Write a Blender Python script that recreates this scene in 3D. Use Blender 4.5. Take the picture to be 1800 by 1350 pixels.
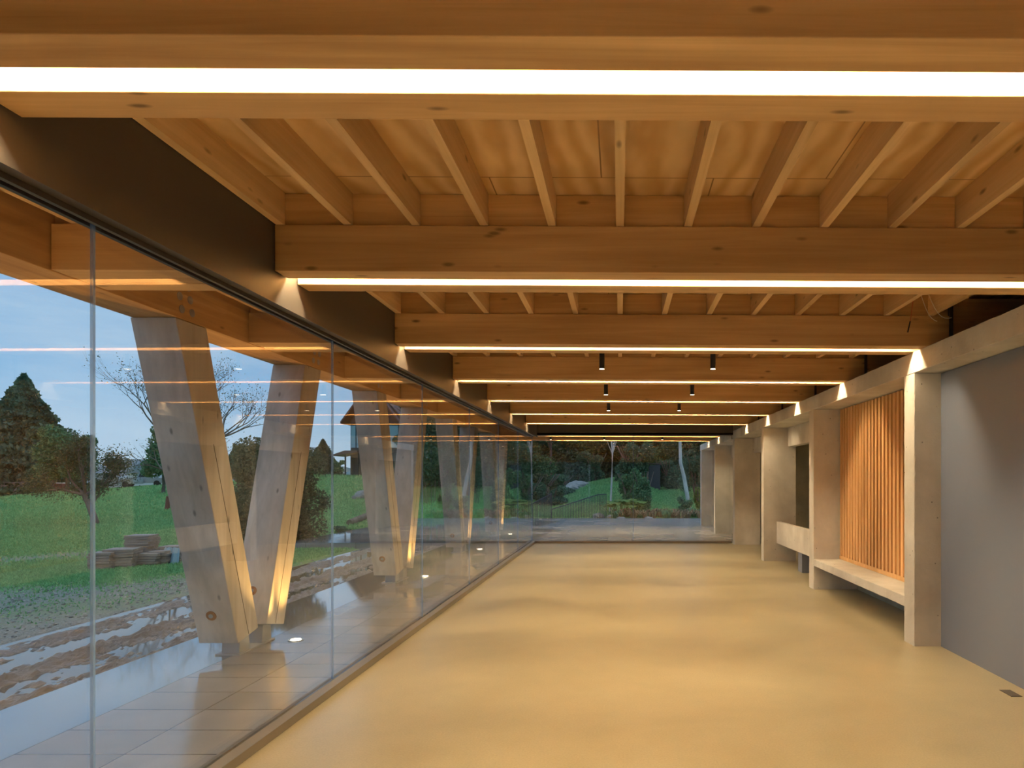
import bpy, math, random
import numpy as np
from mathutils import Vector, Matrix, noise
random.seed(7); RNG = np.random.default_rng(7)
for o in list(bpy.data.objects): bpy.data.objects.remove(o)
SC = bpy.context.scene
COL = SC.collection
CAMZ = 1.5

# ------------------------------------------------------------------ camera (24 mm shift lens, level)
cam_d = bpy.data.cameras.new('camera'); cam = bpy.data.objects.new('camera', cam_d); COL.objects.link(cam)
cam.location = (0, 0, CAMZ); cam.rotation_euler = (math.pi/2, 0, 0)
cam_d.sensor_width = 36; cam_d.lens = 24
cam_d.shift_x = -190/1800; cam_d.shift_y = 168.5/1800
cam_d.clip_start = .05; cam_d.clip_end = 2000
SC.camera = cam
SC.view_settings.view_transform = 'Standard'; SC.view_settings.look = 'None'
SC.view_settings.gamma = 1; SC.view_settings.use_curve_mapping = False
SC.view_settings.exposure = 0.0

# ------------------------------------------------------------------ light levels
LED_COL = (1.0, .79, .47); LED_STR = 205.0
UP_COL = (1.0, .54, .14); UP_W = 34.0
SKY_STR = .92

# ------------------------------------------------------------------ world: cloudy dusk sky
W = bpy.data.worlds.new('sky'); SC.world = W; W.use_nodes = True
nt = W.node_tree; N = nt.nodes; L = nt.links; N.clear()
out = N.new('ShaderNodeOutputWorld'); bg = N.new('ShaderNodeBackground'); L.new(bg.outputs[0], out.inputs[0])
tc = N.new('ShaderNodeTexCoord'); sp = N.new('ShaderNodeSeparateXYZ'); L.new(tc.outputs['Generated'], sp.inputs[0])
rp = N.new('ShaderNodeValToRGB'); L.new(sp.outputs['Z'], rp.inputs[0])
e = rp.color_ramp.elements
e[0].position = 0; e[0].color = (.62, .80, .96, 1); e[1].position = .12; e[1].color = (.34, .62, .95, 1)
x = e.new(.30); x.color = (.26, .53, .90, 1); x = e.new(.7); x.color = (.66, .92, 1.25, 1)
mp = N.new('ShaderNodeMapping'); mp.inputs['Scale'].default_value = (1.3, 1.3, 5.5); L.new(tc.outputs['Generated'], mp.inputs[0])
nz = N.new('ShaderNodeTexNoise'); nz.inputs['Scale'].default_value = 2.6; nz.inputs['Detail'].default_value = 6; nz.inputs['Roughness'].default_value = .55
L.new(mp.outputs[0], nz.inputs[0])
cr = N.new('ShaderNodeValToRGB'); cr.color_ramp.elements[0].position = .42; cr.color_ramp.elements[1].position = .72; L.new(nz.outputs['Fac'], cr.inputs[0])
mx = N.new('ShaderNodeMix'); mx.data_type = 'RGBA'; L.new(cr.outputs[0], mx.inputs['Factor']); L.new(rp.outputs[0], mx.inputs['A'])
mx.inputs['B'].default_value = (.56, .78, 1.0, 1)
L.new(mx.outputs['Result'], bg.inputs[0]); bg.inputs[1].default_value = SKY_STR

# ------------------------------------------------------------------ helpers
class MB:
    def __init__(s): s.v = []; s.f = []
    def add(s, vs, fs):
        b = len(s.v); s.v += [tuple(v) for v in vs]; s.f += [tuple(i+b for i in f) for f in fs]; return s
    def box(s, x0, y0, z0, x1, y1, z1, tilt=0):
        t0, t1 = -tilt*x0, -tilt*x1
        vs = [(x0,y0,z0+t0),(x1,y0,z0+t1),(x1,y1,z0+t1),(x0,y1,z0+t0),(x0,y0,z1+t0),(x1,y0,z1+t1),(x1,y1,z1+t1),(x0,y1,z1+t0)]
        return s.add(vs, [(3,2,1,0),(4,5,6,7),(0,1,5,4),(1,2,6,5),(2,3,7,6),(3,0,4,7)])
    def prism_x(s, prof, x0, x1):            # profile of (y, z) points extruded along x
        n = len(prof); vs = [(x0,y,z) for y,z in prof] + [(x1,y,z) for y,z in prof]
        fs = [tuple(range(n-1,-1,-1)), tuple(range(n,2*n))] + [(i,(i+1)%n,(i+1)%n+n,i+n) for i in range(n)]
        return s.add(vs, fs)
    def prism_y(s, prof, y0, y1):
        n = len(prof); vs = [(x,y0,z) for x,z in prof] + [(x,y1,z) for x,z in prof]
        fs = [tuple(range(n)), tuple(range(2*n-1,n-1,-1))] + [(i+n,(i+1)%n+n,(i+1)%n,i) for i in range(n)]
        return s.add(vs, fs)
    def tube(s, pts, rad, n=8, cap=True):
        pts = [Vector(p) for p in pts]; rings = []
        if not hasattr(rad, '__len__'): rad = [rad]*len(pts)
        for i, p in enumerate(pts):
            d = (pts[min(i+1,len(pts)-1)] - pts[max(i-1,0)])
            if d.length < 1e-9: d = Vector((0,0,1))
            d.normalize()
            a = d.cross(Vector((0,0,1)));
            if a.length < 1e-3: a = d.cross(Vector((1,0,0)))
            a.normalize(); b = d.cross(a)
            rings.append([p + (a*math.cos(2*math.pi*k/n) + b*math.sin(2*math.pi*k/n))*rad[i] for k in range(n)])
        vs = [v for r in rings for v in r]; fs = []
        for i in range(len(pts)-1):
            for k in range(n):
                k2 = (k+1) % n; fs.append((i*n+k, i*n+k2, (i+1)*n+k2, (i+1)*n+k))
        if cap: fs += [tuple(range(n-1,-1,-1)), tuple(range((len(pts)-1)*n, len(pts)*n))]
        return s.add(vs, fs)
    def lathe(s, prof, c=(0,0,0), n=20):     # profile of (r, z)
        vs = [(c[0]+r*math.cos(2*math.pi*k/n), c[1]+r*math.sin(2*math.pi*k/n), c[2]+z) for r,z in prof for k in range(n)]
        fs = [(i*n+k, i*n+(k+1)%n, (i+1)*n+(k+1)%n, (i+1)*n+k) for i in range(len(prof)-1) for k in range(n)]
        fs += [tuple(range(n-1,-1,-1)), tuple(range((len(prof)-1)*n, len(prof)*n))]
        return s.add(vs, fs)
    def build(s, name, mat, parent=None, origin=None, bevel=0, smooth=False):
        if origin is None: origin = parent.location if parent else Vector((0,0,0))
        origin = Vector(origin)
        me = bpy.data.meshes.new(name); me.from_pydata([tuple(Vector(v)-origin) for v in s.v], [], s.f); me.update()
        me.materials.append(mat)
        if smooth:
            for p in me.polygons: p.use_smooth = True
        o = bpy.data.objects.new(name, me); COL.objects.link(o)
        if parent:
            o.parent = parent
            # thing origins are world points; child mesh is already relative to the thing
            po = world_origin(parent); o.location = tuple(origin - po)
        else: o.location = origin
        if bevel:
            m = o.modifiers.new('bevel', 'BEVEL'); m.width = bevel; m.segments = 2; m.limit_method = 'ANGLE'
        return o
def world_origin(o):
    p = Vector(o.location)
    while o.parent: o = o.parent; p += Vector(o.location)
    return p
def tag(o, label=None, cat=None, group=None, kind=None):
    if label: o['label'] = label
    if cat: o['category'] = cat
    if group: o['group'] = group
    if kind: o['kind'] = kind
    elif cat: o['kind'] = 'thing'
    return o
def thing(name, label, cat, loc, group=None):
    o = bpy.data.objects.new(name, None); COL.objects.link(o); o.location = loc; o.empty_display_size = .1
    return tag(o, label, cat, group)
def sub(mb, name, mat, parent, **k):         # part (or sub-part) of a thing; mb is in world coordinates
    return mb.build(name, mat, parent, origin=world_origin(parent), **k)
def copy_tree(o, parent=None):
    c = o.copy(); COL.objects.link(c); c.parent = parent
    for ch in [q for q in CHILD.get(o.name, [])]: copy_tree(ch, c)
    return c
CHILD = {}
def remember(root):
    for q in bpy.data.objects:
        if q.parent: CHILD.setdefault(q.parent.name, []).append(q) if q not in CHILD.get(q.parent.name, []) else None
def np_mesh(name, V, F, mat, loc=(0,0,0), parent=None, smooth=False):
    me = bpy.data.meshes.new(name); V = np.asarray(V, np.float32); F = np.asarray(F, np.int32); k = F.shape[1]
    me.vertices.add(len(V)); me.vertices.foreach_set('co', V.ravel())
    me.loops.add(F.size); me.loops.foreach_set('vertex_index', F.ravel())
    me.polygons.add(len(F)); me.polygons.foreach_set('loop_start', np.arange(0, F.size, k, dtype=np.int32))
    me.polygons.foreach_set('loop_total', np.full(len(F), k, np.int32))
    if smooth: me.polygons.foreach_set('use_smooth', np.ones(len(F), bool))
    me.update(calc_edges=True); me.validate(); me.materials.append(mat)
    o = bpy.data.objects.new(name, me); COL.objects.link(o); o.location = loc
    if parent: o.parent = parent
    return o

# ------------------------------------------------------------------ materials
def mat_new(name):
    m = bpy.data.materials.new(name); m.use_nodes = True; n = m.node_tree.nodes
    return m, n, m.node_tree.links, n['Principled BSDF']
def simple(name, col, rough=.5, metal=0, spec=.5, emit=None, es=0):
    m, n, l, b = mat_new(name); b.inputs['Base Color'].default_value = (*col, 1); b.inputs['Roughness'].default_value = rough
    b.inputs['Metallic'].default_value = metal; b.inputs['Specular IOR Level'].default_value = spec
    if emit: b.inputs['Emission Color'].default_value = (*emit, 1); b.inputs['Emission Strength'].default_value = es
    return m
def mapped(n, l, scale, coord='Object', rnd=True):
    tc = n.new('ShaderNodeTexCoord'); mp = n.new('ShaderNodeMapping'); mp.inputs['Scale'].default_value = scale
    l.new(tc.outputs[coord], mp.inputs['Vector'])
    if rnd:
        oi = n.new('ShaderNodeObjectInfo'); mu = n.new('ShaderNodeMath'); mu.operation = 'MULTIPLY'; mu.inputs[1].default_value = 37
        l.new(oi.outputs['Random'], mu.inputs[0]); l.new(mu.outputs[0], mp.inputs['Location'])
    return mp
def tex_noise(n, l, vec, scale, detail=4, rough=.5, dist=0):
    t = n.new('ShaderNodeTexNoise'); t.inputs['Scale'].default_value = scale; t.inputs['Detail'].default_value = detail
    t.inputs['Roughness'].default_value = rough; t.inputs['Distortion'].default_value = dist; l.new(vec, t.inputs['Vector']); return t
def ramp(n, l, fac, stops):
    r = n.new('ShaderNodeValToRGB'); e = r.color_ramp.elements
    e[0].position, e[0].color = stops[0][0], (*stops[0][1], 1); e[1].position, e[1].color = stops[1][0], (*stops[1][1], 1)
    for p, c in stops[2:]: q = e.new(p); q.color = (*c, 1)
    l.new(fac, r.inputs[0]); return r
def mixc(n, l, fac, a, b, mode='MIX'):
    m = n.new('ShaderNodeMix'); m.data_type = 'RGBA'; m.blend_type = mode
    for s, v in (('Factor', fac), ('A', a), ('B', b)):
        if hasattr(v, 'is_linked') or hasattr(v, 'links'): l.new(v, m.inputs[s])
        elif isinstance(v, (int, float)): m.inputs[s].default_value = v
        else: m.inputs[s].default_value = (*v, 1)
    return m.outputs['Result']
def math_n(n, l, op, a, b=None, c=None, clamp=False):
    m = n.new('ShaderNodeMath'); m.operation = op; m.use_clamp = clamp
    for i, v in enumerate((a, b, c)):
        if v is None: continue
        if isinstance(v, (int, float)): m.inputs[i].default_value = v
        else: l.new(v, m.inputs[i])
    return m.outputs[0]
def bump(n, l, b, h, strength=.2, dist=.01):
    bp = n.new('ShaderNodeBump'); bp.inputs['Strength'].default_value = strength; bp.inputs['Distance'].default_value = dist
    l.new(h, bp.inputs['Height']); l.new(bp.outputs[0], b.inputs['Normal'])

def wood(name, axis, light, dark, rough=.55, lam=None, knots=True, grain=26):
    m, n, l, b = mat_new(name)
    sc = [grain]*3; sc[axis] = .9
    mp = mapped(n, l, sc)
    g = tex_noise(n, l, mp.outputs[0], 1.0, 5, .6, .6)
    sc2 = [3.0]*3; sc2[axis] = .35
    mp2 = mapped(n, l, sc2); g2 = tex_noise(n, l, mp2.outputs[0], 1.0, 3, .5, 1.2)
    base = ramp(n, l, g.outputs['Fac'], [(.32, dark), (.68, light)])
    br = ramp(n, l, g2.outputs['Fac'], [(.3, (.74,.70,.64)), (.7, (1.08,1.08,1.08))])
    c = mixc(n, l, 1.0, base.outputs[0], br.outputs[0], 'MULTIPLY')
    oi = n.new('ShaderNodeObjectInfo')
    rr = ramp(n, l, oi.outputs['Random'], [(0, (.88,.86,.84)), (1, (1.06,1.06,1.06))])
    c = mixc(n, l, 1.0, c, rr.outputs[0], 'MULTIPLY')
    if knots:
        sk = [5.5]*3; sk[axis] = 1.9
        mk = mapped(n, l, sk); vo = n.new('ShaderNodeTexVoronoi'); vo.inputs['Scale'].default_value = 1.5; l.new(mk.outputs[0], vo.inputs['Vector'])
        kr = ramp(n, l, vo.outputs['Distance'], [(.05, (1,1,1)), (.13, (0,0,0))])
        c = mixc(n, l, kr.outputs[0], c, tuple(q*.42 for q in dark))
    l.new(c, b.inputs['Base Color']); b.inputs['Roughness'].default_value = rough; b.inputs['Specular IOR Level'].default_value = .3
    bump(n, l, b, g.outputs['Fac'], .12, .004)
    return m
M = {}
M['beam'] = wood('glulam_spruce', 0, (.70,.45,.215), (.57,.345,.145))
M['edge'] = wood('glulam_edge', 1, (.70,.42,.19), (.56,.32,.13))
M['joist'] = wood('joist_pine', 1, (.80,.56,.30), (.70,.46,.22), grain=34)
M['leg'] = wood('leg_glulam', 2, (.64,.60,.56), (.52,.49,.46), grain=16)
M['slat'] = wood('slat_pine', 2, (.86,.53,.25), (.74,.42,.17), knots=False)
M['slatback'] = wood('slat_backing', 2, (.42,.17,.055), (.33,.12,.04), knots=False)
M['grey_timber'] = wood('weathered_timber', 0, (.36,.31,.28), (.22,.18,.16), grain=10, knots=False)
# plywood ceiling
m, n, l, b = mat_new('plywood'); M['ply'] = m
mp = mapped(n, l, (1,1,1), rnd=False)
w = n.new('ShaderNodeTexWave'); w.wave_type = 'BANDS'; w.bands_direction = 'X'; w.inputs['Scale'].default_value = 1.3; w.inputs['Distortion'].default_value = 16; w.inputs['Detail'].default_value = 4; w.inputs['Detail Scale'].default_value = .8
mpw = mapped(n, l, (1.5,.5,1), rnd=False); l.new(mpw.outputs[0], w.inputs['Vector'])
c1 = ramp(n, l, w.outputs['Fac'], [(.0, (.62,.37,.15)), (1, (.80,.55,.28))])
n2 = tex_noise(n, l, mp.outputs[0], 1.7, 3)
c2 = ramp(n, l, n2.outputs['Fac'], [(.35, (.84,.82,.78)), (.65, (1.05,1.05,1.05))])
c = mixc(n, l, 1, c1.outputs[0], c2.outputs[0], 'MULTIPLY')
bk = n.new('ShaderNodeTexBrick'); bk.inputs['Scale'].default_value = 1; bk.inputs['Mortar Size'].default_value = .004; bk.inputs['Brick Width'].default_value = 1.2; bk.inputs['Row Height'].default_value = 2.2
mpb = mapped(n, l, (1,1,1), rnd=False); mpb.inputs['Location'].default_value = (.1,.75,0); l.new(mpb.outputs[0], bk.inputs['Vector'])
bk.offset = .5
c = mixc(n, l, bk.outputs['Fac'], c, (.30,.17,.07)); l.new(c, b.inputs['Base Color']); b.inputs['Roughness'].default_value = .6
# polished concrete floor
m, n, l, b = mat_new('polished_concrete'); M['floor'] = m
mp = mapped(n, l, (1,1,1), rnd=False)
a = tex_noise(n, l, mp.outputs[0], .55, 5, .55, .4); f = tex_noise(n, l, mp.outputs[0], 90, 3, .6); a3 = tex_noise(n, l, mp.outputs[0], 2.2, 5, .6)
c = ramp(n, l, a.outputs['Fac'], [(.3, (.31,.262,.168)), (.7, (.43,.365,.235))])
cf = ramp(n, l, f.outputs['Fac'], [(.3, (.88,.88,.88)), (.7, (1.07,1.07,1.07))])
c3 = ramp(n, l, a3.outputs['Fac'], [(.3, (.90,.90,.88)), (.7, (1.05,1.05,1.05))])
cc = mixc(n, l, 1, c.outputs[0], cf.outputs[0], 'MULTIPLY'); cc = mixc(n, l, 1, cc, c3.outputs[0], 'MULTIPLY'); l.new(cc, b.inputs['Base Color'])
r = ramp(n, l, a3.outputs['Fac'], [(.3, (.28,)*3), (.7, (.34,)*3)]); l.new(r.outputs[0], b.inputs['Roughness']); b.inputs['Specular IOR Level'].default_value = .8
bump(n, l, b, f.outputs['Fac'], .05, .002)
# board-formed concrete
def concrete(name, lo, hi, rough=.75, bmp=.5):
    m, n, l, b = mat_new(name); mp = mapped(n, l, (1,1,1))
    a = tex_noise(n, l, mp.outputs[0], 1.6, 6, .6, .5); f = tex_noise(n, l, mp.outputs[0], 28, 5, .65)
    mv = mapped(n, l, (2.2,2.2,1.0)); v = tex_noise(n, l, mv.outputs[0], 1.5, 4)
    c = ramp(n, l, a.outputs['Fac'], [(.3, lo), (.7, hi)])
    cv = ramp(n, l, v.outputs['Fac'], [(.3, (.86,.85,.83)), (.7, (1.05,1.05,1.05))])
    cc = mixc(n, l, 1, c.outputs[0], cv.outputs[0], 'MULTIPLY')
    vo = n.new('ShaderNodeTexVoronoi'); vo.inputs['Scale'].default_value = 9; l.new(mp.outputs[0], vo.inputs['Vector'])
    pr = ramp(n, l, vo.outputs['Distance'], [(.045, (1,1,1)), (.075, (0,0,0))])
    cc = mixc(n, l, pr.outputs[0], cc, tuple(q*.45 for q in lo))
    l.new(cc, b.inputs['Base Color']); b.inputs['Roughness'].default_value = rough; b.inputs['Specular IOR Level'].default_value = .25
    h = mixc(n, l, pr.outputs[0], f.outputs['Fac'], (0,0,0)); bump(n, l, b, h, bmp, .008)
    return m
M['conc'] = concrete('cast_concrete', (.50,.465,.42), (.67,.63,.575))
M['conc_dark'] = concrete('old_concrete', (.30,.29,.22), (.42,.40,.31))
M['rock'] = concrete('rock', (.22,.23,.23), (.42,.43,.43), .8, 1)
# wet pavers outside
def terrace_mat(name, joints=True):
    m, n, l, b = mat_new(name); mp = mapped(n, l, (1,1,1), rnd=False)
    a = tex_noise(n, l, mp.outputs[0], .9, 5, .6); f = tex_noise(n, l, mp.outputs[0], 22, 4)
    c = ramp(n, l, a.outputs['Fac'], [(.3, (.20,.195,.205)), (.7, (.32,.31,.32))] if joints else [(.3, (.10,.125,.15)), (.7, (.15,.18,.21))])
    col = c.outputs[0]
    tcx = n.new('ShaderNodeTexCoord'); s = n.new('ShaderNodeSeparateXYZ'); l.new(tcx.outputs['Object'], s.inputs[0])
    if joints:
        def line(out, off, per, w):
            q = math_n(n, l, 'SUBTRACT', out, off); q = math_n(n, l, 'DIVIDE', q, per); q = math_n(n, l, 'FRACT', q)
            q = math_n(n, l, 'SUBTRACT', q, .5); q = math_n(n, l, 'ABSOLUTE', q); q = math_n(n, l, 'SUBTRACT', .5, q)
            q = math_n(n, l, 'MULTIPLY', q, per); return math_n(n, l, 'LESS_THAN', q, w)
        j = math_n(n, l, 'MAXIMUM', line(s.outputs['X'], -2.71-6, .6, .005), line(s.outputs['Y'], 3.73-3.64*8, .364, .0055))
        # each paver a little different
        wn = n.new('ShaderNodeTexWhiteNoise'); wn.noise_dimensions = '2D'; cmb = n.new('ShaderNodeCombineXYZ')
        fx = math_n(n, l, 'FLOOR', math_n(n, l, 'DIVIDE', math_n(n, l, 'SUBTRACT', s.outputs['X'], -2.71-6), .6))
        fy = math_n(n, l, 'FLOOR', math_n(n, l, 'DIVIDE', math_n(n, l, 'SUBTRACT', s.outputs['Y'], 3.73-3.64*8), .364))
        l.new(fx, cmb.inputs[0]); l.new(fy, cmb.inputs[1]); l.new(cmb.outputs[0], wn.inputs['Vector'])
        pv = ramp(n, l, wn.outputs['Value'], [(0, (.88,.87,.86)), (1, (1.08,1.07,1.06))])
        col = mixc(n, l, 1, col, pv.outputs[0], 'MULTIPLY'); col = mixc(n, l, j, col, (.07,.06,.055))
        hm = mixc(n, l, j, f.outputs['Fac'], (-6,-6,-6)); bump(n, l, b, hm, .12, .002)
    else: bump(n, l, b, f.outputs['Fac'], .03, .002)
    l.new(col, b.inputs['Base Color'])
    mw = mapped(n, l, (.8,.35,1), rnd=False); pw = tex_noise(n, l, mw.outputs[0], 1.6, 4, .6)
    edge = math_n(n, l, 'MULTIPLY_ADD', s.outputs['X'], -.16, -.42) # wetter towards the open edge
    wet = math_n(n, l, 'ADD', pw.outputs['Fac'], edge)
    r = ramp(n, l, wet, [(.42, (.25,)*3), (.60, (.05,)*3)]); l.new(r.outputs[0], b.inputs['Roughness'])
    b.inputs['IOR'].default_value = 1.7; b.inputs['Specular IOR Level'].default_value = .8
    b.inputs['Coat Weight'].default_value = .0 if joints else .9; b.inputs['Coat Roughness'].default_value = .05; b.inputs['Coat IOR'].default_value = 1.6
    return m
M['pave'] = terrace_mat('wet_pavers'); M['kerb'] = terrace_mat('wet_concrete_edge', False)
# mud
m, n, l, b = mat_new('wet_mud'); M['mud'] = m
mp = mapped(n, l, (1.6,.7,1), rnd=False); a = tex_noise(n, l, mp.outputs[0], 2.0, 8, .65)
c = ramp(n, l, a.outputs['Fac'], [(.3, (.12,.085,.065)), (.7, (.23,.175,.14))]); l.new(c.outputs[0], b.inputs['Base Color'])
geo = n.new('ShaderNodeNewGeometry'); s = n.new('ShaderNodeSeparateXYZ'); l.new(geo.outputs['Position'], s.inputs[0])
r = ramp(n, l, math_n(n, l, 'MULTIPLY_ADD', s.outputs['Z'], 8, 1.0), [(.28, (.28,)*3), (.60, (.5,)*3)]); l.new(r.outputs[0], b.inputs['Roughness'])
f = tex_noise(n, l, mp.outputs[0], 30, 4); bump(n, l, b, f.outputs['Fac'], .9, .02); b.inputs['Specular IOR Level'].default_value = .8
# lawn / gravel ground
m, n, l, b = mat_new('lawn_ground'); M['ground'] = m
mp = mapped(n, l, (1,1,1), rnd=False); a = tex_noise(n, l, mp.outputs[0], .35, 6, .6); f = tex_noise(n, l, mp.outputs[0], 7, 5, .7); ff = tex_noise(n, l, mp.outputs[0], 40, 3, .7)
grass = ramp(n, l, a.outputs['Fac'], [(.3, (.11,.24,.07)), (.7, (.20,.37,.11))])
gv = ramp(n, l, f.outputs['Fac'], [(.3, (.62,.66,.55)), (.7, (1.32,1.22,1.1))]); gcol = mixc(n, l, 1, grass.outputs[0], gv.outputs[0], 'MULTIPLY')
stone = ramp(n, l, ff.outputs['Fac'], [(.35, (.13,.125,.115)), (.72, (.42,.41,.38))])
s = n.new('ShaderNodeSeparateXYZ'); l.new(mp.outputs[0], s.inputs[0])
# gravel close to the building, moss and grass further out
d = math_n(n, l, 'MULTIPLY_ADD', s.outputs['Y'], 1.2, math_n(n, l, 'MULTIPLY', s.outputs['X'], -1.0))   # -x - .16y
an = math_n(n, l, 'MULTIPLY_ADD', math_n(n, l, 'SUBTRACT', a.outputs['Fac'], .5), 5.0, d)
an = math_n(n, l, 'MULTIPLY_ADD', math_n(n, l, 'SUBTRACT', f.outputs['Fac'], .5), 2.2, an)
gm = ramp(n, l, math_n(n, l, 'MULTIPLY_ADD', an, .05, -.75), [(.0, (.05,)*3), (.80, (1,)*3), (.10, (.42,)*3), (.18, (.10,)*3), (.26, (.30,)*3), (.34, (.9,)*3), (.58, (.9,)*3), (.63, (.35,)*3), (.72, (.35,)*3)])
far = math_n(n, l, 'GREATER_THAN', s.outputs['Y'], 26.0)
gmf = math_n(n, l, 'MAXIMUM', gm.outputs[0], far)
l.new(mixc(n, l, gmf, stone.outputs[0], gcol), b.inputs['Base Color']); b.inputs['Roughness'].default_value = .8; b.inputs['Specular IOR Level'].default_value = .2
bump(n, l, b, f.outputs['Fac'], .6, .05)
# glass: thin sheet, mirror share from the angle of view at each face
m = bpy.data.materials.new('clear_glass'); m.use_nodes = True; M['glass'] = m; n = m.node_tree.nodes; l = m.node_tree.links; n.clear()
o_ = n.new('ShaderNodeOutputMaterial'); tr = n.new('ShaderNodeBsdfTransparent'); gl = n.new('ShaderNodeBsdfGlossy'); gl.inputs['Roughness'].default_value = 0
tr.inputs[0].default_value = (.975,.985,.98,1); gl.inputs[0].default_value = (1,1,1,1)
geo = n.new('ShaderNodeNewGeometry'); dt = n.new('ShaderNodeVectorMath'); dt.operation = 'DOT_PRODUCT'; l.new(geo.outputs['Incoming'], dt.inputs[0]); l.new(geo.outputs['Normal'], dt.inputs[1])
q = math_n(n, l, 'ABSOLUTE', dt.outputs['Value']); q = math_n(n, l, 'SUBTRACT', 1.0, q); q = math_n(n, l, 'POWER', q, 5.0); q = math_n(n, l, 'MULTIPLY_ADD', q, .93, .062)
mxs = n.new('ShaderNodeMixShader'); l.new(q, mxs.inputs[0]); l.new(tr.outputs[0], mxs.inputs[1]); l.new(gl.outputs[0], mxs.inputs[2]); l.new(mxs.outputs[0], o_.inputs[0])
M['joint'] = simple('silicone_joint', (.24,.40,.68), .5)
_n = M['joint'].node_tree; _t = _n.nodes.new('ShaderNodeBsdfTransparent'); _m = _n.nodes.new('ShaderNodeMixShader'); _m.inputs[0].default_value = .5
_n.links.new(_n.nodes['Principled BSDF'].outputs[0], _m.inputs[1]); _n.links.new(_t.outputs[0], _m.inputs[2]); _n.links.new(_m.outputs[0], _n.nodes['Material Output'].inputs[0])
M['steel'] = simple('bronze_steel', (.075,.062,.052), .5, .0, .5)
M['rail'] = simple('dark_rail', (.06,.048,.038), .45)
M['sill'] = simple('bronze_sill', (.17,.15,.125), .4, .1)
M['galv'] = simple('galvanised_steel', (.34,.35,.36), .4, .3)
M['slot'] = simple('slot_shadow', (.03,.02,.012), .9)
M['grey'] = simple('grey_paint', (.15,.172,.235), .42)
M['black'] = simple('black_plastic', (.02,.02,.02), .5)
M['led'] = simple('led_diffuser', (.9,.9,.9), .5, emit=LED_COL, es=LED_STR)
M['spotface'] = simple('spot_lens', (.9,.9,.9), .5, emit=(1,.82,.55), es=9)
M['upface'] = simple('ground_lens', (.9,.9,.9), .5, emit=(1,.84,.6), es=14)
M['white'] = simple('white_siding', (.62,.66,.68), .6); M['roofgrey'] = simple('grey_roof', (.25,.28,.30), .6)
M['darkwood'] = simple('dark_siding', (.055,.05,.045), .7); M['redroof'] = simple('brown_roof', (.16,.075,.06), .6)
M['window'] = simple('far_window', (.05,.07,.08), .1); M['carpaint'] = simple('silver_paint', (.45,.50,.52), .3, .3); M['tyre'] = simple('tyre', (.02,.02,.02), .8)
M['tarp'] = simple('blue_tarp', (.30,.42,.46), .4); M['redpost'] = simple('red_post', (.20,.06,.045), .7); M['railing'] = simple('railing_steel', (.045,.055,.065), .5)
M['cladblue'] = simple('pale_blue_wall', (.35,.50,.55), .6)
M['wire_r'] = simple('red_wire', (.5,.05,.03), .5); M['wire_w'] = simple('white_wire', (.7,.65,.55), .5)
def leafmat(name, c0, c1):
    m, n, l, b = mat_new(name); geo = n.new('ShaderNodeNewGeometry')
    r = ramp(n, l, geo.outputs['Random Per Island'], [(0, c0), (1, c1)]); l.new(r.outputs[0], b.inputs['Base Color'])
    b.inputs['Roughness'].default_value = .6; b.inputs['Specular IOR Level'].default_value = .25
    t = n.new('ShaderNodeBsdfTranslucent'); l.new(r.outputs[0], t.inputs[0]); mx = n.new('ShaderNodeMixShader'); mx.inputs[0].default_value = .25
    l.new(b.outputs[0], mx.inputs[1]); l.new(t.outputs[0], mx.inputs[2]); l.new(mx.outputs[0], n['Material Output'].inputs[0]); return m
M['conifer'] = leafmat('conifer_needles', (.045,.125,.085), (.12,.24,.145))
M['leaf'] = leafmat('mid_leaves', (.06,.16,.075), (.18,.33,.15))
M['leafdark'] = leafmat('dark_leaves', (.045,.11,.07), (.13,.24,.13))
M['leafolive'] = leafmat('olive_leaves', (.06,.085,.04), (.15,.17,.08))
M['leafbright'] = leafmat('bright_leaves', (.08,.17,.03), (.22,.33,.07))
M['drygrass'] = leafmat('dry_fern', (.16,.10,.06), (.38,.28,.17))
M['bark'] = concrete('bark', (.13,.10,.08), (.24,.20,.17), .9, 1)
M['palebark'] = concrete('pale_bark', (.42,.42,.42), (.66,.65,.63), .8, .5)
M['hill'] = simple('hazy_hills', (.16,.26,.28), .9)

# ------------------------------------------------------------------ ground outside
def sm(a, b, x):
    t = np.clip((x-a)/(b-a), 0, 1); return t*t*(3-2*t)
AZ = [-2.5, -.92, -.66, -.45, -.36, -.2, -.1, 0, .06, .5, 1.5]; HH = [0, -.1, .95, 1.85, 2.0, 2.0, .9, 1.75, 1.0, 1.6, 2.2]
def terr(x, y):
    x = np.asarray(x, float); y = np.asarray(y, float)
    az = x/np.maximum(y, 8); h = np.interp(az, AZ, HH)
    nearright = sm(-.25, -.12, az)
    k = sm(15, 58, y)*(1-nearright) + sm(26.5, 44, y)*nearright
    z = -.10 + h*k
    z = z + .07*np.sin(x*.7+y*.23)*sm(10, 22, np.abs(x)) * sm(6, 20, y)
    # drop under the building, terrace and mud strip
    under = (1-sm(5.75, 5.98, -x)) * (1-sm(26.5, 27.6, y))
    under = np.maximum(under, (1-sm(8.0, 8.6, np.abs(x)))*sm(15.8, 16.6, y)*(1-sm(26.6, 27.2, y)))
    return z*(1-under) + (-.35)*under
gx = np.concatenate([np.linspace(-170, -30, 60), np.linspace(-29.5, -3, 180), np.linspace(-2.8, 30, 130), np.linspace(31, 70, 24)])
gy = np.concatenate([np.linspace(-20, 6, 20), np.linspace(6.3, 50, 240), np.linspace(51, 170, 90)])
GX, GY = np.meshgrid(gx, gy, indexing='ij'); GZ = terr(GX, GY)
V = np.stack([GX, GY, GZ], -1).reshape(-1, 3); a_, b_ = len(gx), len(gy)
I = np.arange(a_*b_).reshape(a_, b_)
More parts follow.
